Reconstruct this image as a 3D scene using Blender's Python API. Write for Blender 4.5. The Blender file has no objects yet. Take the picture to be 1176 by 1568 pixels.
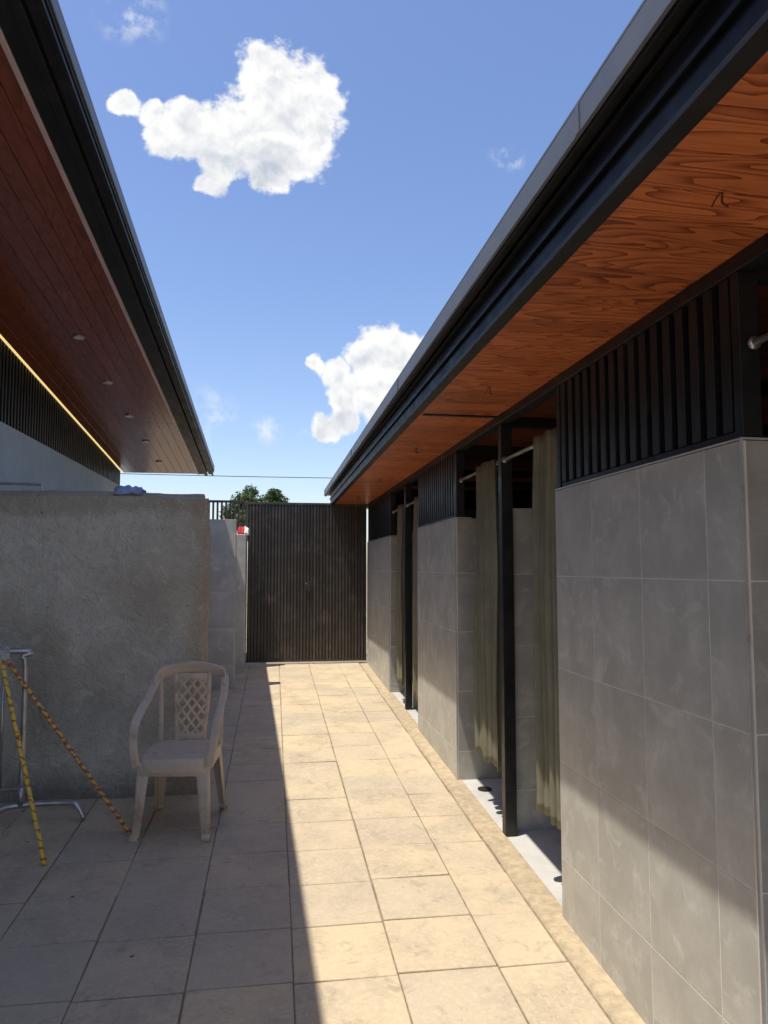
import bpy, bmesh, math, random
from mathutils import Vector, Matrix, noise as mnoise
random.seed(7)
S=bpy.context.scene
V=Vector
# ------------------------------------------------------------ helpers
class MB:
    def __init__(s): s.v=[];s.f=[];s.m=[]
    def box(s,x0,x1,y0,y1,z0,z1,mi=0,fn=None):
        b=len(s.v)
        for x in(x0,x1):
            for y in(y0,y1):
                for z in(z0,z1):
                    p=V((x,y,z)); s.v.append(fn(p) if fn else p)
        for q in((0,1,3,2),(4,6,7,5),(0,4,5,1),(2,3,7,6),(0,2,6,4),(1,5,7,3)):
            s.f.append([b+i for i in q]); s.m.append(mi)
    def hexa(s,pts,mi=0):
        b=len(s.v); s.v+= [V(p) for p in pts]
        for q in((3,2,1,0),(4,5,6,7),(0,1,5,4),(1,2,6,5),(2,3,7,6),(3,0,4,7)):
            s.f.append([b+i for i in q]); s.m.append(mi)
    def tube(s,pts,r,n=10,mi=0,r2=None,ref=None,radii=None,caps=True):
        pts=[V(p) for p in pts]; b=len(s.v); N=len(pts); r2=r2 or r
        prev=V(ref) if ref else None
        for i,p in enumerate(pts):
            t=(pts[min(i+1,N-1)]-pts[max(i-1,0)]).normalized()
            if prev is None:
                prev=V((0,0,1)) if abs(t.z)<.9 else V((1,0,0))
            a=(prev-t*prev.dot(t)).normalized()
            if not ref: prev=a
            c=t.cross(a); k=radii[i] if radii else 1
            for j in range(n):
                th=2*math.pi*j/n; cc,ss=math.cos(th),math.sin(th)
                if r2!=r:
                    cc=math.copysign(abs(cc)**.5,cc); ss=math.copysign(abs(ss)**.5,ss)
                s.v.append(p+a*cc*r*k+c*ss*r2*k)
        for i in range(N-1):
            for j in range(n):
                s.f.append([b+i*n+j,b+i*n+(j+1)%n,b+(i+1)*n+(j+1)%n,b+(i+1)*n+j]); s.m.append(mi)
        if caps:
            s.f.append([b+j for j in range(n)][::-1]); s.m.append(mi)
            s.f.append([b+(N-1)*n+j for j in range(n)]); s.m.append(mi)
    def obj(s,name,mats,parent=None,bevel=0,seg=2,smooth=False,loc=None,rotz=0):
        me=bpy.data.meshes.new(name); me.from_pydata([tuple(p) for p in s.v],[],s.f)
        for m in mats: me.materials.append(m)
        for p,mi in zip(me.polygons,s.m): p.material_index=mi; p.use_smooth=smooth
        bm=bmesh.new(); bm.from_mesh(me); bmesh.ops.recalc_face_normals(bm,faces=bm.faces); bm.to_mesh(me); bm.free()
        o=bpy.data.objects.new(name,me); S.collection.objects.link(o)
        if bevel:
            md=o.modifiers.new('bevel','BEVEL'); md.width=bevel; md.segments=seg; md.limit_method='ANGLE'
        if parent: o.parent=parent
        if loc: o.location=loc
        o.rotation_euler[2]=rotz
        return o
def empty(name):
    e=bpy.data.objects.new(name,None); S.collection.objects.link(e); return e
def smoothpts(pts,n=6):
    pts=[V(p) for p in pts]; out=[]
    for i in range(len(pts)-1):
        p0=pts[max(i-1,0)];p1=pts[i];p2=pts[i+1];p3=pts[min(i+2,len(pts)-1)]
        for k in range(n):
            t=k/n
            out.append(.5*((2*p1)+(p2-p0)*t+(2*p0-5*p1+4*p2-p3)*t*t+(3*p1-p0-3*p2+p3)*t**3))
    out.append(pts[-1]); return out
class NT:
    def __init__(s,nt): s.nt=nt
    def n(s,t,**k):
        nd=s.nt.nodes.new(t)
        for a,b in k.items(): setattr(nd,a,b)
        return nd
    def l(s,a,b): s.nt.links.new(a,b)
    def setin(s,i,v):
        if isinstance(v,bpy.types.NodeSocket): s.l(v,i)
        else: i.default_value=v
    def math(s,op,a,b=0,c=None,clamp=False):
        nd=s.n('ShaderNodeMath',operation=op,use_clamp=clamp); s.setin(nd.inputs[0],a); s.setin(nd.inputs[1],b)
        if c is not None: s.setin(nd.inputs[2],c)
        return nd.outputs[0]
    def mix(s,f,a,b,bt='MIX'):
        nd=s.n('ShaderNodeMix',data_type='RGBA',blend_type=bt); s.setin(nd.inputs[0],f); s.setin(nd.inputs[6],a); s.setin(nd.inputs[7],b); return nd.outputs[2]
    def noise(s,vec,scale,detail=6,rough=.6,dist=0):
        nd=s.n('ShaderNodeTexNoise'); s.l(vec,nd.inputs['Vector']); nd.inputs['Scale'].default_value=scale; nd.inputs['Detail'].default_value=detail
        nd.inputs['Roughness'].default_value=rough; nd.inputs['Distortion'].default_value=dist; return nd.outputs['Fac']
    def ramp(s,f,stops):
        nd=s.n('ShaderNodeValToRGB'); s.l(f,nd.inputs[0]); e=nd.color_ramp.elements
        e[0].position=stops[0][0]; e[0].color=stops[0][1]; e[1].position=stops[-1][0]; e[1].color=stops[-1][1]
        for p,c in stops[1:-1]:
            x=e.new(p); x.color=c
        return nd.outputs[0]
    def rng(s,f,a,b,c,d,smooth=False):
        nd=s.n('ShaderNodeMapRange'); 
        if smooth: nd.interpolation_type='SMOOTHSTEP'
        s.setin(nd.inputs[0],f)
        for i,v in enumerate((a,b,c,d)): nd.inputs[i+1].default_value=v
        return nd.outputs[0]
def c4(c,k=1): return (c[0]*k,c[1]*k,c[2]*k,1)
def newmat(name):
    m=bpy.data.materials.new(name); m.use_nodes=True; t=NT(m.node_tree); b=m.node_tree.nodes['Principled BSDF']; return m,t,b
def mat(name,col,rough=.6,metal=0,var=.15,scale=8,bump=.1,bscale=60,island=0,spec=.5,dirt=None,dscale=2.5,damt=.5,stretch=(1,1,1),bdist=.01):
    m,t,b=newmat(name)
    tc=t.n('ShaderNodeTexCoord'); mp=t.n('ShaderNodeMapping'); mp.inputs['Scale'].default_value=stretch; t.l(tc.outputs['Object'],mp.inputs[0]); P=mp.outputs[0]
    n=t.noise(P,scale,3)
    colr=t.ramp(n,[(.3,c4(col,1-var)),(.7,c4(col,1+var))])
    if island:
        g=t.n('ShaderNodeNewGeometry'); k=t.rng(g.outputs['Random Per Island'],0,1,1-island,1+island)
        cc=t.n('ShaderNodeCombineColor'); 
        for i in range(3): t.l(k,cc.inputs[i])
        colr=t.mix(1.0,colr,cc.outputs[0],'MULTIPLY')
    if dirt:
        d=t.noise(P,dscale,4,.7); df=t.rng(d,.5,.72,0,damt,True); colr=t.mix(df,colr,c4(dirt))
    t.l(colr,b.inputs['Base Color'])
    r=t.rng(n,.3,.7,max(0,rough-.08),min(1,rough+.08)); t.l(r,b.inputs['Roughness'])
    b.inputs['Metallic'].default_value=metal; b.inputs['Specular IOR Level'].default_value=spec
    if bump:
        bn=t.n('ShaderNodeBump'); bn.inputs['Strength'].default_value=bump; bn.inputs['Distance'].default_value=bdist
        t.l(t.noise(P,bscale,3,.65),bn.inputs['Height']); t.l(bn.outputs[0],b.inputs['Normal'])
    return m
# ------------------------------------------------------------ materials
def paver_mat():
    m,t,b=newmat('paver_concrete')
    tc=t.n('ShaderNodeTexCoord'); P=tc.outputs['Object']; g=t.n('ShaderNodeNewGeometry'); R=g.outputs['Random Per Island']
    base=t.mix(R,c4((.64,.505,.325)),c4((.56,.465,.325)))
    n1=t.noise(P,3,4,.7); base=t.mix(t.rng(n1,.40,.64,0,.65,True),base,c4((.42,.345,.25)))
    n2=t.noise(P,45,3,.7); base=t.mix(t.rng(n2,.48,.70,0,.5),base,c4((.72,.61,.45)))
    n3=t.noise(P,8,6,.8,.6); base=t.mix(t.rng(n3,.54,.66,0,.6,True),base,c4((.33,.265,.19)))
    R2=t.math('FRACT',t.math('MULTIPLY',R,17.3)); base=t.mix(t.rng(R2,.0,1,0,.4),base,c4((.45,.395,.32)))
    v=t.n('ShaderNodeTexVoronoi'); v.inputs['Scale'].default_value=3.3; t.l(P,v.inputs['Vector'])
    sp=t.math('LESS_THAN',v.outputs['Distance'],.03); base=t.mix(t.math('MULTIPLY',sp,.8),base,c4((.06,.045,.03)))
    ln=t.math('ABSOLUTE',t.math('SUBTRACT',n1,.60)); base=t.mix(t.rng(ln,.0,.004,.4,0),base,c4((.25,.2,.14)))
    t.l(base,b.inputs['Base Color']); b.inputs['Roughness'].default_value=.88; b.inputs['Specular IOR Level'].default_value=.2
    bn=t.n('ShaderNodeBump'); bn.inputs['Strength'].default_value=.5; bn.inputs['Distance'].default_value=.007
    t.l(t.noise(P,40,4,.75),bn.inputs['Height']); t.l(bn.outputs[0],b.inputs['Normal'])
    return m
def tile_mat(name,col):
    m,t,b=newmat(name)
    tc=t.n('ShaderNodeTexCoord'); P=tc.outputs['Object']; g=t.n('ShaderNodeNewGeometry'); R=g.outputs['Random Per Island']
    off=t.n('ShaderNodeVectorMath',operation='ADD'); t.l(P,off.inputs[0]); cx=t.n('ShaderNodeCombineXYZ'); t.l(t.math('MULTIPLY',R,31.7),cx.inputs[0]); t.l(t.math('MULTIPLY',R,11.7),cx.inputs[2]); t.l(cx.outputs[0],off.inputs[1]); Q=off.outputs[0]
    n1=t.noise(Q,4.5,4,.62,.3); base=t.mix(t.rng(n1,.35,.68,0,1,True),c4(col,.86),c4(col,1.1))
    n2=t.noise(Q,9,3,.6,.8); base=t.mix(t.rng(n2,.52,.70,0,.6,True),base,c4(col,1.35))
    n3=t.noise(Q,90,2,.6); base=t.mix(t.rng(n3,.4,.75,0,.35),base,c4(col,.78))
    base=t.mix(t.rng(R,0,1,0,.12),base,c4(col,.7))
    t.l(base,b.inputs['Base Color']); t.l(t.rng(n2,.3,.7,.38,.55),b.inputs['Roughness']); b.inputs['Specular IOR Level'].default_value=.4
    return m
def wood_mat(name,ca,cb,cc,axis,rough,ringn=16.0,ramt=.9):
    m,t,b=newmat(name)
    tc=t.n('ShaderNodeTexCoord'); P=tc.outputs['Object']; g=t.n('ShaderNodeNewGeometry'); R=g.outputs['Random Per Island']
    off=t.n('ShaderNodeVectorMath',operation='ADD'); t.l(P,off.inputs[0]); cx=t.n('ShaderNodeCombineXYZ'); t.l(t.math('MULTIPLY',R,13.7),cx.inputs[axis]); t.l(t.math('MULTIPLY',R,3.1),cx.inputs[2]); t.l(cx.outputs[0],off.inputs[1])
    mp=t.n('ShaderNodeMapping'); sc=[7,7,7]; sc[axis]=1.3; mp.inputs['Scale'].default_value=sc; t.l(off.outputs[0],mp.inputs[0]); Q=mp.outputs[0]
    n=t.noise(Q,1.0,2,.45,.3)
    rings=t.math('FRACT',t.math('MULTIPLY',n,ringn))
    rings=t.math('POWER',rings,2.2)
    mp2=t.n('ShaderNodeMapping'); s2=[120,120,120]; s2[axis]=5; mp2.inputs['Scale'].default_value=s2; t.l(off.outputs[0],mp2.inputs[0])
    f=t.noise(mp2.outputs[0],1,2,.6)
    col=t.mix(t.math('MULTIPLY',rings,ramt),c4(ca),c4(cb)); col=t.mix(t.rng(f,.45,.75,0,.45),col,c4(cc)); 
    k=t.rng(R,0,1,.82,1.18); cl=t.n('ShaderNodeCombineColor')
    for i in range(3): t.l(k,cl.inputs[i])
    col=t.mix(1.0,col,cl.outputs[0],'MULTIPLY')
    t.l(col,b.inputs['Base Color']); b.inputs['Roughness'].default_value=rough; b.inputs['Specular IOR Level'].default_value=.45
    return m
def plaster_mat():
    m,t,b=newmat('cement_plaster'); K=1.75
    tc=t.n('ShaderNodeTexCoord'); P=tc.outputs['Object']
    n1=t.noise(P,1.5,6,.68,.4); base=t.ramp(n1,[(.32,c4((.235,.21,.16),K)),(.5,c4((.315,.29,.235),K)),(.66,c4((.38,.355,.30),K))])
    n2=t.noise(P,24,5,.75,.3); base=t.mix(t.rng(n2,.48,.72,0,.6),base,c4((.21,.185,.145),K))
    n3=t.noise(P,4.5,6,.75,.9); base=t.mix(t.rng(n3,.54,.66,0,.5,True),base,c4((.46,.435,.375),K))
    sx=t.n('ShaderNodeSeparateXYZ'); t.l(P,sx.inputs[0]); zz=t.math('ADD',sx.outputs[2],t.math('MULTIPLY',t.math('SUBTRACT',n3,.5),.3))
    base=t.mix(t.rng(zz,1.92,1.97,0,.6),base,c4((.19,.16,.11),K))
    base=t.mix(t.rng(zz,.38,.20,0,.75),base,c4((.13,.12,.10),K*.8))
    xx=t.math('ADD',sx.outputs[0],t.math('MULTIPLY',t.math('SUBTRACT',n1,.5),.4)); base=t.mix(t.rng(xx,-.58,-.47,0,.55),base,c4((.22,.17,.11),K))
    ln=t.math('ABSOLUTE',t.math('SUBTRACT',n1,.53)); base=t.mix(t.rng(ln,.0,.006,.35,0),base,c4((.46,.44,.39),K))
    v=t.n('ShaderNodeTexVoronoi'); v.inputs['Scale'].default_value=7; t.l(P,v.inputs['Vector'])
    sp=t.math('LESS_THAN',v.outputs['Distance'],.06); base=t.mix(t.math('MULTIPLY',sp,.6),base,c4((.12,.10,.08)))
    t.l(base,b.inputs['Base Color']); b.inputs['Roughness'].default_value=.93; b.inputs['Specular IOR Level'].default_value=.2
    h=t.math('ADD',t.math('MULTIPLY',t.noise(P,6,4,.65,.8),1.2),t.math('MULTIPLY',t.noise(P,60,3,.75),.4))
    bn=t.n('ShaderNodeBump'); bn.inputs['Strength'].default_value=.9; bn.inputs['Distance'].default_value=.03; t.l(h,bn.inputs['Height']); t.l(bn.outputs[0],b.inputs['Normal'])
    return m
M_paver=paver_mat()
M_joint=mat('joint_sand',(.24,.19,.13),.95,var=.35,scale=20,bump=0)
M_ground=mat('ground_earth',(.30,.24,.16),.95,var=.3,scale=3,bump=.5,bscale=30)
M_mortar=mat('mortar_edge',(.47,.375,.25),.9,var=.2,scale=25,bump=.5,bscale=60,dirt=(.33,.26,.18),dscale=9,bdist=.01)
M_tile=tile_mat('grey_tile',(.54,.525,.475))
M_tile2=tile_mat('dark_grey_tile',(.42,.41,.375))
M_grout=mat('tile_grout',(.78,.75,.69),.9,var=.1,bump=0)
M_trim=mat('metal_corner_trim',(.66,.63,.58),.35,metal=.4,var=.08,bump=0)
M_black=mat('black_painted_steel',(.013,.013,.014),.42,var=.3,bump=0,spec=.4,dirt=(.06,.052,.042),dscale=5,damt=.35)
M_fasc=mat('black_gutter_steel',(.012,.012,.014),.5,var=.3,bump=0,spec=.28,dirt=(.05,.045,.04),dscale=3,damt=.35)
M_gate=mat('gate_steel',(.055,.045,.037),.4,var=.3,bump=0,spec=.5,island=.3,dirt=(.16,.13,.10),dscale=4,damt=.5)
M_flash=mat('grey_metal_flashing',(.16,.175,.20),.5,metal=.2,var=.12,bump=0,dirt=(.3,.28,.25),damt=.3)
M_white=mat('aluminium_trim',(.60,.46,.45),.4,metal=.1,var=.1,bump=0)
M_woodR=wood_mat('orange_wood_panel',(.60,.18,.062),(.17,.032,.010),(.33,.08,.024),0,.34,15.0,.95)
M_woodR_shade=wood_mat('orange_wood_panel_shaded',(.20,.055,.02),(.09,.02,.008),(.12,.03,.012),0,.5)  # same soffit wood, with the shade inside the stalls put into its colour
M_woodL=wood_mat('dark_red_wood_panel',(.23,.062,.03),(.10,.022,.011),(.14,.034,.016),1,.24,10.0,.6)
M_inner=mat('interior_wood_wall',(.08,.028,.015),.5,var=.2,bump=0)
M_blue=mat('blue_grey_render',(.34,.38,.40),.8,var=.1,scale=3,bump=.1)
M_floor=mat('stall_floor',(.58,.57,.54),.5,var=.12,scale=5,bump=0,dirt=(.28,.25,.21))
M_plaster=plaster_mat()
M_curt=mat('olive_curtain_cloth',(.225,.215,.15),.85,var=.15,scale=6,bump=0,spec=.2)
M_chrome=mat('galvanised_pipe',(.5,.5,.49),.35,metal=.85,var=.2,bump=0,dirt=(.3,.27,.22),dscale=9)
M_chair=mat('dusty_plastic',(.60,.49,.37),.5,var=.15,scale=7,bump=0,dirt=(.28,.20,.13),dscale=7,damt=.75)
M_cloth=mat('grey_rag_cloth',(.45,.45,.45),.9,var=.3,scale=30,bump=.6)
M_bluecl=mat('blue_towel_cloth',(.3,.38,.55),.9,var=.3,scale=20,bump=.6)
M_red=mat('red_cloth',(.5,.03,.03),.8,var=.2,bump=.3)
M_wht=mat('white_cloth',(.75,.75,.72),.8,var=.1,bump=.3)
M_leaf=mat('leaf',(.07,.115,.03),.6,var=.5,scale=3,bump=0,island=.5)
M_bark=mat('bark',(.12,.09,.06),.9,var=.3,bump=.6)
M_dark=mat('drain_dark',(.02,.02,.02),.6,bump=0)
M_wirecol=mat('cable_red_black',(.16,.03,.02),.5,bump=0)
m,t,b=newmat('warm_led_strip'); b.inputs['Base Color'].default_value=(.8,.7,.4,1); b.inputs['Emission Color'].default_value=(1,.75,.3,1); b.inputs['Emission Strength'].default_value=.9; M_led=m
M_lens=mat('downlight_lens',(.7,.68,.62),.2,var=.05,bump=0)
def stripe_mat(name,thr,cy,cr):
    m,t,b=newmat(name)
    tc=t.n('ShaderNodeTexCoord'); P=tc.outputs['Object']; sx=t.n('ShaderNodeSeparateXYZ'); t.l(P,sx.inputs[0])
    an=t.math('DIVIDE',t.math('ARCTAN2',sx.outputs[1],sx.outputs[0]),6.2832)
    f=t.math('FRACT',t.math('ADD',t.math('ADD',t.math('MULTIPLY',sx.outputs[2],22),an),t.math('MULTIPLY',t.noise(P,25,3),2.2)))
    c=t.mix(t.math('GREATER_THAN',f,thr),c4(cy),c4(cr))
    c=t.mix(t.rng(t.noise(P,60,3),.5,.7,0,.5),c,c4((.5,.43,.28)))
    t.l(c,b.inputs['Base Color']); b.inputs['Roughness'].default_value=.5
    return m
M_stripe=stripe_mat('yellow_red_tape',.74,(.78,.57,.08),(.5,.07,.03))
M_stripe2=stripe_mat('red_yellow_tape',.42,(.70,.48,.12),(.36,.09,.05))
# ------------------------------------------------------------ ground
SL=.035
def gz(y): return SL*max(-3,min(12,y))
mb=MB(); ys=[-400,-60,-3,0,4,8,12,60,400]; xs=[-400,-20,0,20,400]
for y in ys:
    for x in xs: mb.v.append(V((x,y,gz(y)-.045)))
for i in range(len(ys)-1):
    for j in range(4):
        a=i*5+j; mb.f.append([a,a+1,a+6,a+5]); mb.m.append(0)
mb.obj('ground',[M_ground])
mb=MB()
P=.385; X0=.09
mb.hexa([(-4.2,-3,gz(-3)-.04),(1.26,-3,gz(-3)-.04),(1.26,9.95,gz(9.95)-.04),(-4.2,9.95,gz(9.95)-.04),(-4.2,-3,gz(-3)-.006),(1.26,-3,gz(-3)-.006),(1.26,9.95,gz(9.95)-.006),(-4.2,9.95,gz(9.95)-.006)],1)
for i in range(-11,3):
    for j in range(-7,26):
        x0=X0+i*P; x1=x0+P; y0=.12+j*P+(i%2)*.012; y1=y0+P
        if i==2: x1=1.135
        if y1>9.92: y1=9.92
        if y1-y0<.05: continue
        g=.0018+random.random()*.0020
        h=[random.uniform(-.0025,.0025) for _ in range(4)]; jx=random.uniform(-.002,.002); jy=random.uniform(-.003,.003)
        xs4=[(x0+g+jx,y0+g+jy),(x1-g+jx,y0+g+jy),(x1-g+jx,y1-g+jy),(x0+g+jx,y1-g+jy)]
        xs4=[(x+random.uniform(-.0012,.0012),y+random.uniform(-.0015,.0015)) for x,y in xs4]
        mb.hexa([(x,y,gz(y)-.03) for x,y in xs4]+[(x,y,gz(y)+hh) for (x,y),hh in zip(xs4,h)],0)
mb.obj('paved_path',[M_paver,M_joint],bevel=.004,seg=2)
mb=MB(); n0=160
for k in range(n0+1):
    y=-2.5+k*12.3/n0; w=1.14+.012*mnoise.noise(V((y*3,0,0)))
    mb.v+= [V((w,y,gz(y)-.02)),V((w+.008,y,gz(y)+.003+.001*mnoise.noise(V((y*6,1,0))))),V((1.2,y,gz(y)+.006)),V((1.27,y,gz(y)+.008))]
for k in range(n0):
    for j in range(3): a=k*4+j; mb.f.append([a,a+1,a+5,a+4]); mb.m.append(0)
mb.obj('mortar_kerb',[M_mortar],smooth=True)
# ------------------------------------------------------------ tiles helper
ZS=[1.945,1.565,1.165,.765,.365,-.035,-.3]
def tiles(mb,origin,u,nrm,seams,zs,mi=0,g=.0022,th=.009):
    o=V(origin);u=V(u);nrm=V(nrm)
    for a,b_ in zip(seams[:-1],seams[1:]):
        for zt,zb in zip(zs[:-1],zs[1:]):
            pts=[]
            for z in(zb+g,zt-g):
                for s,d in((a+g,0),(b_-g,0),(b_-g,th),(a+g,th)):
                    p=o+u*s+nrm*d; pts.append((p.x,p.y,z))
            mb.hexa(pts,mi)
def seams(L,first,step=.39):
    s=[0]; x=first
    while x<L-.02: s.append(x); x+=step
    s.append(L); return s
# ------------------------------------------------------------ right stall building
RB=empty('shower_stall_building')
XW=1.24; XB=3.0
wb=MB(); tl=MB(); dk=MB()
def front_block(y0,y1):
    L=y1-y0; e=.001
    wb.box(XW+e,XW+.12,y0+e,y1-e,-.35,1.943)
    tiles(tl,(XW+.009,y1,0),(0,-1,0),(-1,0,0),seams(L,.375),ZS)
    wb.box(XW+.121,XB,y0+e,y0+.11,-.35,1.943)
    wb.box(XW+.121,XB,y1-.11,y1-e,-.35,1.943)
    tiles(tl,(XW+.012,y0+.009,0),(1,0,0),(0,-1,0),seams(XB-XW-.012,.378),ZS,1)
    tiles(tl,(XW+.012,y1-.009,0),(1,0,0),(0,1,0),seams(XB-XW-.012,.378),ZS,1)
    tl.box(XW+.001,XW+.118,y0+.001,y1-.001,1.946,1.952,2)
    dk.box(XW-.003,XW+.004,y0-.003,y0+.004,-.3,1.95,0)
blocks=[(-1.36,-.03),(1.80,3.13),(4.96,6.32),(7.88,9.8)]  # first block stands unseen behind the camera, added for its effect on light
for y0,y1 in blocks: front_block(y0,y1)
for yp in(.88,4.06,7.12):
    wb.box(1.359,XB,yp+.001,yp+.108,-.35,1.943)
    tiles(tl,(1.35,yp+.009,0),(1,0,0),(0,-1,0),seams(XB-1.35,.39),ZS,0)
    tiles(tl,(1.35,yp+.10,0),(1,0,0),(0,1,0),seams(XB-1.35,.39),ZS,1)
    tl.box(1.35,1.358,yp+.001,yp+.108,-.3,1.944,2)
wb.obj('wall_core',[M_grout],RB); tl.obj('wall_tiles',[M_tile,M_tile2,M_trim],RB,bevel=.0006,seg=1)
dk.obj('corner_trim',[M_trim],RB)
mb=MB(); mb.box(XB,XB+.15,-2,10.2,-.3,1.95,0); mb.box(XB+.001,XB+.149,-2,10.2,1.951,2.47,1); mb.box(1.36,XB,9.81,9.95,-.3,2.46,0)
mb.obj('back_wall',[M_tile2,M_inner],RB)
mb=MB(); mb.hexa([(1.255,-2,gz(-2)-.03),(XB,-2,gz(-2)-.03),(XB,9.8,gz(9.8)-.03),(1.255,9.8,gz(9.8)-.03),(1.255,-2,gz(-2)+.004),(XB,-2,gz(-2)+.004),(XB,9.8,gz(9.8)+.004),(1.255,9.8,gz(9.8)+.004)],0)
mb.obj('stall_floor',[M_floor],RB)
mb=MB(); y=-1.9
while y<10.2:
    w=.148
    mb.box(.80,1.279,y+.002,min(y+w,10.2)-.002,2.46,2.472)
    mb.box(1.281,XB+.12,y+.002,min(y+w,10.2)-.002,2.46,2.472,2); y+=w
mb.box(.805,XB+.1,-1.9,10.2,2.4725,2.49,1)
mb.obj('soffit_planks',[M_woodR,M_black,M_woodR_shade],RB,bevel=.002,seg=1)
mb=MB(); YE=10.6
mb.box(.712,.722,-2,YE,2.64,2.712,1)
mb.box(.712,.80,-2,YE,2.7125,2.722,1)
mb.box(.7225,.745,-2,YE-.02,2.628,2.70,0)
mb.box(.746,.80,-2,YE-.02,2.64,2.70,0)
mb.box(.775,.799,-2,10.22,2.47,2.639,0)
mb.box(.752,.799,-2,10.22,2.452,2.468,0)
mb.box(.762,.774,-2,10.22,2.545,2.56,0)
mb.box(.755,.774,-2,10.22,2.618,2.627,0)
for yj in(1.6,4.2,6.8,9.2): mb.box(.708,.711,yj,yj+.02,2.638,2.713,1)
mb.obj('fascia_gutter',[M_fasc,M_flash],RB,bevel=.0025)
mb=MB(); mb.hexa([(.80,-2,2.66),(3.5,-2,2.9),(3.5,10.5,2.9),(.80,10.5,2.66),(.80,-2,2.712),(3.5,-2,2.95),(3.5,10.5,2.95),(.80,10.5,2.712)])
mb.box(.80,3.15,10.2,10.215,2.47,2.66)
mb.obj('roof_sheet',[M_flash],RB)
mb=MB(); mb.box(1.245,1.315,-1.9,10.1,2.415,2.4585)
mb.box(.82,1.244,3.985,4.015,2.452,2.4595)
for yp in(.84,3.985,7.05): mb.box(1.265,1.33,yp,yp+.06,-.05,2.414)
for y0,y1 in blocks:
    mb.box(1.25,1.31,y0+.005,y0+.04,1.9525,2.414); mb.box(1.25,1.31,y1-.04,y1-.005,1.9525,2.414)
    mb.box(1.255,1.305,y0+.042,y1-.042,1.955,1.975)
    n=int((y1-y0-.1)/.073)
    for k in range(n):
        yy=y0+.075+k*(y1-y0-.15)/(n-1); mb.box(1.252,1.308,yy-.021,yy+.021,1.9755,2.4145)
    mb.box(1.32,XB,y0+.02,y0+.06,2.40,2.4585); mb.box(1.32,XB,y1-.06,y1-.02,2.40,2.4585)
for yp in(.86,4.0,7.07): mb.box(1.331,XB,yp,yp+.04,2.40,2.4585)
mb.obj('steel_frame_and_slats',[M_black],RB,bevel=.0025)
mb=MB()
for yh in(1.5,3.34,5.15,6.97,8.8):
    pts=[(1.01,yh,2.46),(1.011,yh+.004,2.445),(1.004,yh-.008,2.43),(1.012,yh-.014,2.42),(1.02,yh,2.428)]
    mb.tube(smoothpts(pts,4),.0026,6); mb.tube(smoothpts([(1.005,yh,2.46),(.997,yh+.01,2.445),(.99,yh+.012,2.43)],4),.0022,6)
mb.obj('ceiling_wires',[M_wirecol],RB,smooth=True)
mb=MB()
for (x,y) in((1.37,3.33),(1.37,4.75),(1.37,6.6)):
    mb.tube([(x,y,gz(y)+.005),(x,y,gz(y)+.012)],.045,20)
mb.obj('floor_drains',[M_dark],RB)
def rod(y0,y1):
    mb=MB(); mb.tube([(1.285,y0,2.21),(1.285,y1,2.21)],.010,12); mb.tube([(1.285,y0,2.21),(1.285,y0+.012,2.21)],.018,14); mb.tube([(1.285,y1-.012,2.21),(1.285,y1,2.21)],.018,14)
    mb.obj('curtain_rod',[M_chrome],smooth=True)
for a,b_ in((.905,1.80),(3.13,3.985),(4.046,4.96),(6.32,7.05),(7.11,7.88)): rod(a,b_)
def curtain(y0,y1,seed,zt=2.235,zb=.47):
    rnd=random.Random(seed); mb=MB(); nu,nv=120,40; folds=rnd.randint(5,6); ph=rnd.random()*6
    for j in range(nv+1):
        v=j/nv; z=zt+(zb-zt)*v
        for i in range(nu+1):
            u=i/nu
            yc=(y0+y1)/2; wid=(y1-y0)*(.92+.12*v+.04*math.sin(v*5+seed))
            ph2=ph+.7*math.sin(v*2.2+seed)+.5*v*math.sin(u*7+seed)
            amp=.038*(.75+.35*math.sin(u*9+seed*2)+.2*v)
            th=u*folds*2*math.pi+ph2
            x=1.28+amp*math.sin(th)+.006*math.sin(3*th+v*6)+.01*mnoise.noise(V((u*6,v*4,seed)))
            y=yc+(u-.5)*wid+.015*math.cos(th)
            mb.v.append(V((x,y,z+.012*math.sin(u*11+seed)*(v>.5))))
    for j in range(nv):
        for i in range(nu):
            a=j*(nu+1)+i; mb.f.append([a,a+1,a+nu+2,a+nu+1]); mb.m.append(0)
    o=mb.obj('shower_curtain',[M_curt],smooth=True); sd=o.modifiers.new('s','SOLIDIFY'); sd.thickness=.003
curtain(3.16,3.46,3); curtain(4.10,4.52,5); curtain(6.35,6.64,8); curtain(7.18,7.50,11)
# ------------------------------------------------------------ left building (sloping eave)
LB=empty('wood_soffit_building')
def lz(y): return 3.986-.094*y
def sl(p): return V((p.x,p.y,p.z+lz(p.y)))
Y0L=-1.5; Y1L=10.9
mb=MB(); x=-2.13
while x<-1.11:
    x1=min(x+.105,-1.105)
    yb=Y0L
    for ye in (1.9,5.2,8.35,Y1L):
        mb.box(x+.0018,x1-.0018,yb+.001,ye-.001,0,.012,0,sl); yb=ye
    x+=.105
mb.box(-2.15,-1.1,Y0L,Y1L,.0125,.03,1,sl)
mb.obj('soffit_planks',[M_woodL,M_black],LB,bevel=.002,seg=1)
mb=MB()
mb.box(-1.104,-1.078,Y0L,Y1L,-.012,.02,1,sl)
mb.box(-1.077,-1.0,Y0L,Y1L,-.005,.10,0,sl)
mb.box(-1.0,-.955,Y0L,Y1L,-.02,.0,0,sl)
mb.box(-.999,-.945,Y0L,Y1L,.03,.10,0,sl)
mb.box(-.944,-.90,Y0L,Y1L,-.005,.10,0,sl)
mb.box(-.899,-.875,Y0L,Y1L-.0,-.02,.0,0,sl)
mb.box(-.899,-.872,Y0L,Y1L,.02,.055,0,sl)
mb.box(-1.08,-.862,Y0L,Y1L,.1005,.115,2,sl)
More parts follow.
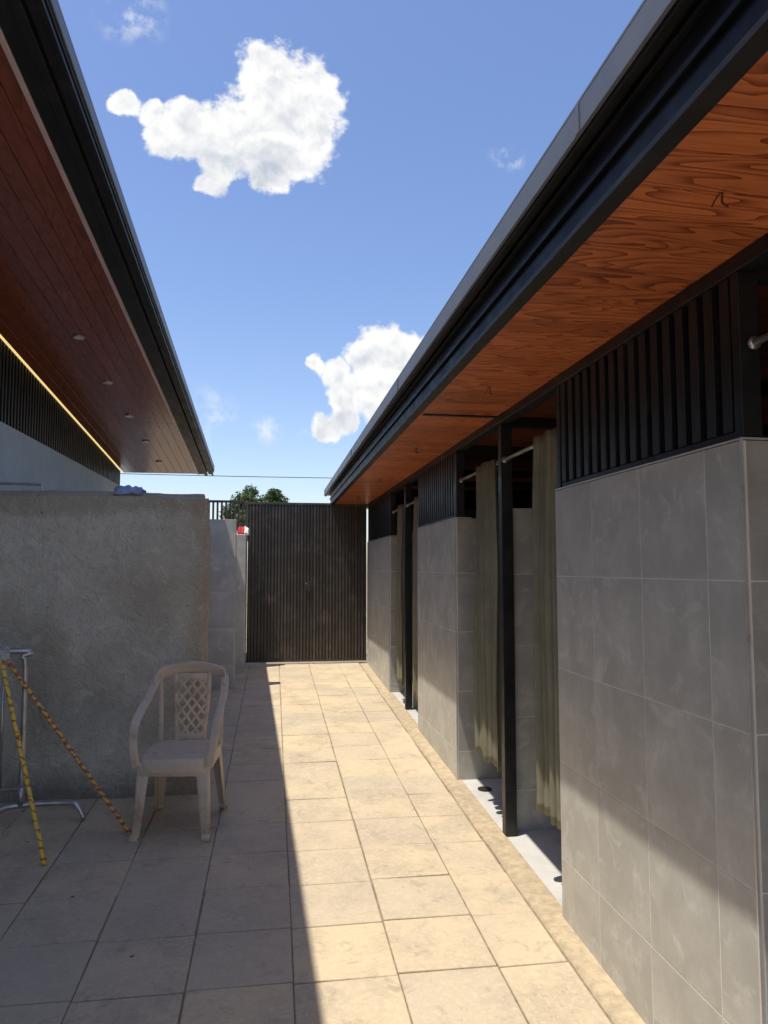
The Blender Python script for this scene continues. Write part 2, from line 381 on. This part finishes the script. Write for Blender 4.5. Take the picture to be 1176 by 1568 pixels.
mb.box(-.8715,-.862,Y0L,Y1L,.04,.1,2,sl)
mb.obj('fascia_gutter',[M_fasc,M_white,M_flash],LB,bevel=.0025)
mb=MB(); mb.box(-6,-1.08,Y0L,Y1L,.12,.2,0,sl); mb.obj('roof_sheet',[M_flash],LB)
mb=MB(); mb.box(-2.4,-2.14,-1.5,13,-.3,2.76); mb.obj('rendered_wall',[M_blue],LB,bevel=.01)
mb=MB(); y=-1.4
mb.box(-2.32,-2.30,-1.5,11.0,2.761,4.1,0)
while y<10.8:
    mb.box(-2.20,-2.15,y,y+.03,2.761,lz(y)-.002,0); y+=.075
mb.obj('slat_screen',[M_black],LB,bevel=.002,seg=1)
mb=MB(); mb.box(-2.149,-2.132,Y0L,Y1L,-.004,.012,0,sl); mb.obj('led_strip',[M_led],LB)
mb=MB()
for yy in(6.0,7.05,8.1,9.15,10.2):
    z=lz(yy); mb.tube([(-1.54,yy,z-.010),(-1.54,yy,z+.002)],.045,24,0); mb.tube([(-1.54,yy,z-.012),(-1.54,yy,z-.0102)],.032,20,1)
mb.obj('downlights',[M_chrome,M_lens],LB,smooth=False)
# ------------------------------------------------------------ cement wall
def wallmesh(name,x0,x1,y0,y1,z0,z1,mat_,amp,step=.04):
    me=bpy.data.meshes.new(name); bm=bmesh.new(); bmesh.ops.create_cube(bm,size=1)
    for v in bm.verts: v.co=V(((x0+x1)/2+v.co.x*(x1-x0),(y0+y1)/2+v.co.y*(y1-y0),(z0+z1)/2+v.co.z*(z1-z0)))
    bmesh.ops.bevel(bm,geom=bm.edges[:],offset=.028,segments=3,affect='EDGES')
    for ax,a,b_ in((0,x0,x1),(2,z0,z1)):
        n=int((b_-a)/step)
        for k in range(1,n):
            nrm=V((0,0,0)); nrm[ax]=1; co=V((0,0,0)); co[ax]=a+(b_-a)*k/n
            bmesh.ops.bisect_plane(bm,geom=bm.verts[:]+bm.edges[:]+bm.faces[:],plane_co=co,plane_no=nrm)
    for v in bm.verts:
        c=v.co; d=amp*(mnoise.noise(c*2.2)+.5*mnoise.noise(c*7)+.25*mnoise.noise(c*18)); v.co=V((c.x+d*.8,c.y+d,c.z+d*.9))
    bm.to_mesh(me); bm.free(); me.materials.append(mat_)
    for p in me.polygons: p.use_smooth=True
    o=bpy.data.objects.new(name,me); S.collection.objects.link(o); return o
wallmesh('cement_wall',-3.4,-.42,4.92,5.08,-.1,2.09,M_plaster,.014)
# ------------------------------------------------------------ left tiled wall + gate pillar
TW=empty('tiled_side_wall')
wb=MB(); tl=MB(); wb.box(-2.13,-.4185,8.3025,8.44,-.1,2.135); 
tiles(tl,(-.41,8.309,0),(-1,0,0),(0,-1,0),seams(1.7,.36),[2.14,1.74,1.34,.94,.54,.14])
tiles(tl,(-.419,8.31,0),(0,1,0),(1,0,0),[0,.13],[2.14,1.74,1.34,.94,.54,.14])
wb.obj('core',[M_grout],TW); tl.obj('tiles',[M_tile],TW,bevel=.0012,seg=1)
mb=MB(); mb.box(-.47,-.345,9.55,9.9,.1,2.03); mb.obj('gate_pillar',[M_tile],bevel=.008)
GT=empty('steel_gate')
mb=MB(); yG=9.86; zb=gz(yG)+.03; zt=2.47
mb.box(-.335,1.235,yG+.034,yG+.04,zb+.01,zt-.03)
x=-.32; 
while x<1.22:
    mb.box(x,x+.027,yG,yG+.03,zb+.03,zt-.031); x+=.0425
mb.box(-.34,1.238,yG-.004,yG+.045,zt-.03,zt); mb.box(-.34,1.238,yG-.002,yG+.045,zb,zb+.029)
mb.box(-.375,-.341,yG-.01,yG+.05,.2,zt+.01)
mb.obj('slatted_leaf',[M_gate],GT,bevel=.0025)
mb=MB()
for xx in(.42,.45): mb.box(xx,xx+.03,yG-.02,yG-.003,1.3,1.42)
mb.tube(smoothpts([(.43,yG-.02,1.4),(.43,yG-.05,1.39),(.43,yG-.05,1.33),(.43,yG-.02,1.32)],4),.006,8)
mb.obj('latch',[M_gate],GT,bevel=.002)
mb=MB(); x=-1.9
while x<-.39: mb.box(x,x+.025,yG,yG+.03,.3,2.46); x+=.055
mb.box(-1.95,-.38,yG-.003,yG+.034,2.4605,2.49); mb.box(-1.95,-.38,yG+.031,yG+.05,2.2,2.23)
mb.obj('slatted_fence',[M_gate],bevel=.0025)
# ------------------------------------------------------------ cloths
def cloth(name,mats,cx,cy,cz,w,d,h,seed,n=18):
    mb=MB()
    for j in range(n+1):
        for i in range(n+1):
            u=i/n*2-1; v=j/n*2-1; r=max(abs(u),abs(v))
            z=cz+h*(.35*mnoise.noise(V((u*2.5,v*2.5,seed)))+.25*mnoise.noise(V((u*6,v*6,seed))))+h*.5*(1-r**3)-h*.6*max(0,abs(v)-.6)*2
            mb.v.append(V((cx+u*w*(1+.12*mnoise.noise(V((v*3,seed,0)))),cy+v*d,z)))
    for j in range(n):
        for i in range(n): a=j*(n+1)+i; mb.f.append([a,a+1,a+n+2,a+n+1]); mb.m.append(0 if (i<n*.6) else len(mats)-1)
    o=mb.obj(name,mats,smooth=True); sd=o.modifiers.new('s','SOLIDIFY'); sd.thickness=.006; return o
cloth('folded_towel',[M_bluecl],-.93,5.0,2.105,.09,.08,.05,2)
cloth('red_white_cloth',[M_red,M_wht],-.385,9.7,2.08,.07,.13,.09,5)
mb=MB(); mb.tube(smoothpts([(-1.75,5.0,2.08),(-1.75,5.0,2.135),(-1.72,5.0,2.14),(-1.50,5.0,2.135),(-1.48,5.0,2.13),(-1.48,5.0,2.08)],5),.008,10); mb.obj('metal_grab_rail',[M_chrome],smooth=True)
# ------------------------------------------------------------ plastic chair
def chair():
    mb=MB()
    def outline(k,ins): 
        th=2*math.pi*k/48; c,s=math.cos(th),math.sin(th); e=.42
        return (.225-ins)*math.copysign(abs(c)**e,c)*(1-.05*s),(.215-ins)*math.copysign(abs(s)**e,s)-.01
    rings=[(.0,.355),(.0,.405),(.006,.418),(.02,.423),(.05,.418),(.1,.412),(.17,.41)]
    b=len(mb.v)
    for ins,z in rings:
        for k in range(48):
            x,y=outline(k,ins); mb.v.append(V((x,y,z)))
    for r in range(len(rings)-1):
        for k in range(48): mb.f.append([b+r*48+k,b+r*48+(k+1)%48,b+(r+1)*48+(k+1)%48,b+(r+1)*48+k]); mb.m.append(0)
    mb.f.append([b+(len(rings)-1)*48+k for k in range(48)]); mb.m.append(0)
    b=len(mb.v)
    for ins,z in((.004,.355),(.004,.40),(.2,.402)):
        for k in range(48): x,y=outline(k,ins); mb.v.append(V((x,y,z)))
    for r in range(2):
        for k in range(48): mb.f.append([b+r*48+k,b+r*48+(k+1)%48,b+(r+1)*48+(k+1)%48,b+(r+1)*48+k]); mb.m.append(0)
    mb.f.append([b+96+k for k in range(48)]); mb.m.append(0)
    for sx in(-1,1):
        for sy,yt,yb in((-1,-.205,-.235),(1,.185,.255)):
            xt=.212*sx; xb=.236*sx
            w0,w1=.075,.046; th=.008
            for kind in(0,1):
                pts=[]
                for z,x,y,w in((0,xb,yb,w1),(.40,xt,yt,w0)):
                    if kind==0: q=[(x,y),(x-sx*w,y),(x-sx*w,y-sy*th),(x,y-sy*th)]
                    else: q=[(x,y-sy*th*1.01),(x-sx*th,y-sy*th*1.01),(x-sx*th,y-sy*w),(x,y-sy*w)]
                    pts+=[(a,c,z) for a,c in q]
                mb.hexa(pts)
            mb.box(xb-sx*.02-.026,xb-sx*.02+.026,yb-.02,yb+.02,0,.03)
            mb.tube([(xb-sx*.012,yb-sy*.008,.0),(xt-sx*.014,yt-sy*.010,.4)],.012,8)
    top=smoothpts([(-.235,.175,.735),(-.228,.215,.785),(-.18,.24,.818),(0,.262,.84),(.18,.24,.818),(.228,.215,.785),(.235,.175,.735)],6)
    mb.tube(top,.034,12,r2=.009,ref=(0,-.25,1))
    for sx in(-1,1):
        pts=smoothpts([(.226*sx,.215,.785),(.238*sx,.15,.735),(.246*sx,.06,.685),(.250*sx,-.05,.645),(.252*sx,-.14,.60),(.250*sx,-.185,.54),(.240*sx,-.205,.47),(.222*sx,-.205,.38)],6)
        mb.tube(pts,.028,12,r2=.008,ref=(sx,0,.35))
        mb.tube(smoothpts([(.215*sx,.225,.785),(.207*sx,.222,.65),(.20*sx,.205,.5),(.198*sx,.19,.38)],6),.018,10,r2=.008,ref=(1,0,0))
        mb.tube(smoothpts([(.115*sx,.252,.81),(.108*sx,.243,.65),(.095*sx,.215,.5),(.085*sx,.195,.40)],6),.014,10,r2=.007,ref=(1,0,0))
    def pan(x,z):
        t=(z-.41)/.4; return V((x,.196+.062*t,z))
    def clipx(z): return .09+.022*(z-.41)/.4
    for s in(-1,1):
        c=-.26
        while c<.75:
            pts=[]
            for k in range(41):
                z=.44+.34*k/40; x=s*((z-.44)*.9-c)
                if abs(x)<=clipx(z): pts.append(pan(x,z))
            if len(pts)>2: mb.tube(pts,.0095,8,r2=.0045,ref=(1,0,0))
            c+=.066
    mb.tube([pan(-.11,.78),pan(.11,.78)],.024,8,r2=.005,ref=(0,0,1))
    mb.tube([pan(-.09,.435),pan(.09,.435)],.024,8,r2=.005,ref=(0,0,1))
    mb.box(-.2,.2,-.212,-.206,.33,.37)
    for v in mb.v: v.x*=.88
    return mb
o=chair().obj('plastic_armchair',[M_chair],bevel=.002,seg=1,smooth=True,loc=(-.50,4.42,gz(4.42)+.002),rotz=math.radians(-7))
o.rotation_euler[0]=math.atan(SL)
# ------------------------------------------------------------ poles, rag, barrier
def pole(a,b_,M,r=.0105):
    a=V(a);b_=V(b_); L=(b_-a).length; mb=MB(); n=24
    mb.tube([(0.0015*math.sin(i*1.7),.0015*math.cos(i*2.3),L*i/n) for i in range(n+1)],r,12)
    mb.tube([(0,0,-.002),(0,0,.03)],r*1.25,12)
    o=mb.obj('striped_broom_pole',[M],smooth=True,loc=a); o.rotation_euler=(b_-a).to_track_quat('Z','Y').to_euler(); return o
pole((-1.10,3.97,gz(3.97)+.003),(-1.40,4.12,1.175),M_stripe,.0115); pole((-.752,4.30,gz(4.3)+.003),(-1.385,4.13,1.155),M_stripe2)
mb=MB()
for k in range(26):
    a=random.random()*6.28; r=random.uniform(.01,.035)
    p=V((-1.385,4.12,1.17)); q=[p+V((r*math.cos(a+i*.9),r*math.sin(a+i*.9),random.uniform(-.03,.035)-.006*i)) for i in range(6)]
    mb.tube(smoothpts(q,4),.007,6)
mb.obj('knotted_rag',[M_cloth],smooth=True)
BR=empty('crowd_control_barrier')
def bp(s,z,dy=0):
    x=-1.40-s*.95; y=4.55-s*.31+dy; return (x,y,gz(y)+z)
mb=MB()
loop=[bp(0,.16),bp(0,.84),bp(.02,.93),bp(.1,.97),bp(1.7,.97),bp(1.78,.93),bp(1.8,.84),bp(1.8,.16),bp(1.8,.15)]
mb.tube(smoothpts(loop,6),.0165,12); mb.tube([bp(0,.2),bp(1.8,.2)],.0125,10)
s=.11
while s<1.75: mb.tube([bp(s,.2),bp(s,.97)],.009,8); s+=.12
mb.obj('frame',[M_chrome],BR,smooth=True)
mb=MB()
for s in(0,1.8):
    x,y,z=bp(s,0)
    mb.tube(smoothpts([(x-.16,y-.1,z+.015),(x-.13,y-.07,z+.075),(x-.03,y,z+.10),(x+.22,y+.02,z+.10),(x+.30,y+.01,z+.085),(x+.345,y,z+.014)],6),.0175,12)
    mb.tube([(x,y,z+.1),(x,y,z+.2)],.018,12)
mb.obj('feet',[M_chrome],BR,smooth=True)
# ------------------------------------------------------------ background tree, wire
def tree(x,y,h,cw,name,seed,nleaf=14000):
    rnd=random.Random(seed); z0=gz(y); mb=MB()
    mb.tube([(x,y,z0-.1),(x+.05,y,z0+h*.3),(x,y,z0+h*.6),(x,y,z0+h*.85)],.12,10,0,radii=[1,.8,.5,.15])
    cl=[]
    for k in range(26):
        a=rnd.random()*6.28; r=cw*math.sqrt(rnd.random())*.85; zz=z0+h*(.60+.34*rnd.random()*(1-.5*(r/cw)**2))
        c=V((x+r*math.cos(a),y+r*math.sin(a),zz)); cl.append((c,rnd.uniform(.22,.42)*cw*.8))
        mb.tube([(x,y,z0+h*.45),tuple((V((x,y,z0+h*.5))+c)/2+V((0,0,-.05))),tuple(c)],.035,6,0,radii=[1,.6,.2])
    for k in range(nleaf):
        c,r=rnd.choice(cl); d=V((rnd.gauss(0,1),rnd.gauss(0,1),rnd.gauss(0,.75))).normalized()*r*(rnd.random()**.4)*rnd.uniform(.8,1.12)
        p=c+d; s=rnd.uniform(.03,.06); u=V((rnd.gauss(0,1),rnd.gauss(0,1),rnd.gauss(0,.5))).normalized(); w=u.cross(V((rnd.gauss(0,1),rnd.gauss(0,1),rnd.gauss(0,1)))).normalized()
        b=len(mb.v); mb.v+=[p-u*s,p+w*s*.45,p+u*s,p-w*s*.45]; mb.f.append([b,b+1,b+2,b+3]); mb.m.append(1)
    me=bpy.data.meshes.new(name); me.from_pydata([tuple(p) for p in mb.v],[],mb.f); me.materials.append(M_bark); me.materials.append(M_leaf)
    for p,mi in zip(me.polygons,mb.m): p.material_index=mi
    o=bpy.data.objects.new(name,me); S.collection.objects.link(o)
tree(-.66,25,4.25,1.2,'leafy_tree',9,18000)
UL=empty('utility_line')
mb=MB()
for xx in(-14,14): mb.tube([(xx,20,0),(xx,20,5)],.12,12)
mb.obj('poles',[M_bark],UL)
mb=MB()
mb.tube([(xx,20,4.05+(.0011*xx*xx)) for xx in range(-14,15)],.009,6)
mb.obj('cable',[M_black],UL)
# ------------------------------------------------------------ sky
w=bpy.data.worlds.new("World"); S.world=w; w.use_nodes=True; nt=w.node_tree; t=NT(nt)
try: w.cycles.sampling_method='MANUAL'; w.cycles.sample_map_resolution=256
except Exception: pass
bg=nt.nodes['Background']; bg.inputs[1].default_value=.15
sky=t.n('ShaderNodeTexSky'); sky.sky_type='NISHITA'; sky.sun_disc=False
D=V((-.275,-.12,1)).normalized()
sky.sun_elevation=math.asin(D.z); sky.sun_rotation=math.atan2(D.x,D.y)%(2*math.pi)
sky.air_density=1.1; sky.dust_density=.9; sky.ozone_density=2.5; sky.altitude=0
tc=t.n('ShaderNodeTexCoord'); sx=t.n('ShaderNodeSeparateXYZ'); t.l(tc.outputs['Generated'],sx.inputs[0])
yy=t.math('MAXIMUM',sx.outputs[1],.05); p=t.math('DIVIDE',sx.outputs[0],yy); q=t.math('DIVIDE',sx.outputs[2],yy)
cb=t.n('ShaderNodeCombineXYZ'); t.l(p,cb.inputs[0]); t.l(q,cb.inputs[1]); PQ=cb.outputs[0]
# (x, z, radius) of the cumulus lobes in direction space
blobs=[(-.005,.678,.062),(.030,.655,.068),(.045,.620,.055),(.01,.60,.068),(-.055,.600,.060),(-.115,.603,.050),(-.150,.590,.035),(-.175,.618,.024),(-.21,.628,.022),(-.01,.560,.045),(-.075,.555,.036),(-.085,.53,.024),
(.150,.298,.045),(.122,.285,.035),(.185,.28,.050),(.082,.268,.026),(.056,.277,.020),(.098,.240,.034),(.145,.245,.052),(.095,.208,.026),(.068,.190,.024),(.175,.235,.05)]
def vm(op,a,b):
    nd=t.n('ShaderNodeVectorMath',operation=op)
    for i,x in enumerate((a,b)):
        if isinstance(x,bpy.types.NodeSocket): t.l(x,nd.inputs[i])
        else: nd.inputs[i].default_value=x
    return nd
wn=t.n('ShaderNodeTexNoise',noise_dimensions='2D'); wn.inputs['Scale'].default_value=18; wn.inputs['Detail'].default_value=3; t.l(PQ,wn.inputs['Vector'])
warp=vm('MULTIPLY',vm('SUBTRACT',wn.outputs['Color'],(.5,.5,.5)).outputs[0],(.03,.03,0)).outputs[0]
PW=vm('ADD',PQ,warp).outputs[0]
F=None; L=None
for x,y,r in blobs:
    dv=vm('SUBTRACT',PW,(x,y,0)).outputs[0]
    d=t.n('ShaderNodeVectorMath',operation='LENGTH'); t.l(dv,d.inputs[0]); f=t.math('SUBTRACT',1.0,t.math('DIVIDE',d.outputs['Value'],r))
    F=f if F is None else t.math('SMOOTH_MAX',F,f,.12)
def n2d(vec,scale,detail,rough):
    nd=t.n('ShaderNodeTexNoise',noise_dimensions='2D'); t.l(vec,nd.inputs['Vector']); nd.inputs['Scale'].default_value=scale; nd.inputs['Detail'].default_value=detail; nd.inputs['Roughness'].default_value=rough; return nd.outputs['Fac']
def billow(vec):
    nd=t.n('ShaderNodeTexVoronoi',voronoi_dimensions='2D',feature='F1'); nd.inputs['Scale'].default_value=34; nd.inputs['Detail'].default_value=2; nd.inputs['Roughness'].default_value=.5; nd.normalize=True
    t.l(vec,nd.inputs['Vector']); return t.math('SUBTRACT',1.0,nd.outputs['Distance'])
def hfield(off):
    pv=vm('ADD',PW,off).outputs[0]
    return t.math('ADD',t.math('MULTIPLY',billow(pv),.55),t.math('MULTIPLY',n2d(pv,14,5,.5),1.5))
H=hfield((0,0,0)); H2=hfield((-.006,.013,0))
Nn=n2d(PQ,24,6,.62)
Fn=t.math('ADD',F,t.math('ADD',t.math('MULTIPLY',t.math('SUBTRACT',Nn,.5),.95),t.math('MULTIPLY',t.math('SUBTRACT',H,1.15),.4)))
Fn=t.math('ADD',Fn,.05)
mask=t.rng(Fn,0.0,.30,0,1,True)
wis=None
for x,y,r in [(-.09,.205,.055),(-.0095,.187,.025),(.03,.188,.018),(-.20,.76,.06),(.33,.60,.03)]:
    d=vm('DISTANCE',PW,(x,y,0)).outputs['Value']; f=t.math('SUBTRACT',1.0,t.math('DIVIDE',d,r)); wis=f if wis is None else t.math('MAXIMUM',wis,f)
wm=t.math('MULTIPLY',t.rng(wis,0,.8,0,1,True),t.rng(Nn,.42,.72,0,.6,True))
front=t.math('GREATER_THAN',sx.outputs[1],.06)
mask=t.math('MULTIPLY',t.math('MAXIMUM',mask,wm),front)
rel=t.math('SUBTRACT',H,H2)  # cloud relief: sunlit and shaded sides painted into the colour
hi=t.math('GREATER_THAN',q,.42)
low1=t.math('MULTIPLY',t.rng(q,.62,.53,0,.42,True),hi)  # shaded grey undersides of the clouds, painted in by height
low2=t.math('MULTIPLY',t.rng(q,.27,.19,0,.25,True),t.math('SUBTRACT',1.0,hi))
br=t.math('ADD',1.0,t.math('MULTIPLY',rel,1.5))
br=t.math('SUBTRACT',br,t.math('ADD',low1,low2))
thick=t.rng(Fn,.30,.9,0,.20); br=t.math('SUBTRACT',br,thick); br=t.math('ADD',br,t.rng(Fn,.40,.05,0,.2),clamp=True)
cc=t.mix(br,(3.4,3.8,4.5,1),(6.7,6.7,6.65,1))
hs=t.n('ShaderNodeHueSaturation'); hs.inputs['Saturation'].default_value=1.10; hs.inputs['Hue'].default_value=.505; hs.inputs['Value'].default_value=1.3; t.l(sky.outputs[0],hs.inputs['Color'])
skc=t.mix(1.0,hs.outputs[0],(1.04,.97,.99,1),'MULTIPLY')
t.l(t.mix(mask,skc,cc),bg.inputs[0])
# ------------------------------------------------------------ sun + camera
sl_=bpy.data.lights.new('sun','SUN'); sl_.energy=5; sl_.angle=math.radians(.5); sl_.color=(1,.94,.82)
so=bpy.data.objects.new('sun',sl_); S.collection.objects.link(so); so.rotation_euler=D.to_track_quat('Z','Y').to_euler(); so.location=(-3,-2,12)
cam=bpy.data.cameras.new('camera'); co=bpy.data.objects.new('camera',cam); S.collection.objects.link(co); S.camera=co
cam.sensor_fit='VERTICAL'; cam.sensor_height=36; cam.sensor_width=27; cam.lens=25.94; cam.clip_end=2000; cam.clip_start=.05
co.location=(0,0,1.6); co.rotation_euler=(math.radians(90+4.352),0,math.radians(-8.51))
S.view_settings.view_transform='Standard'; S.view_settings.look='None'; S.view_settings.exposure=0
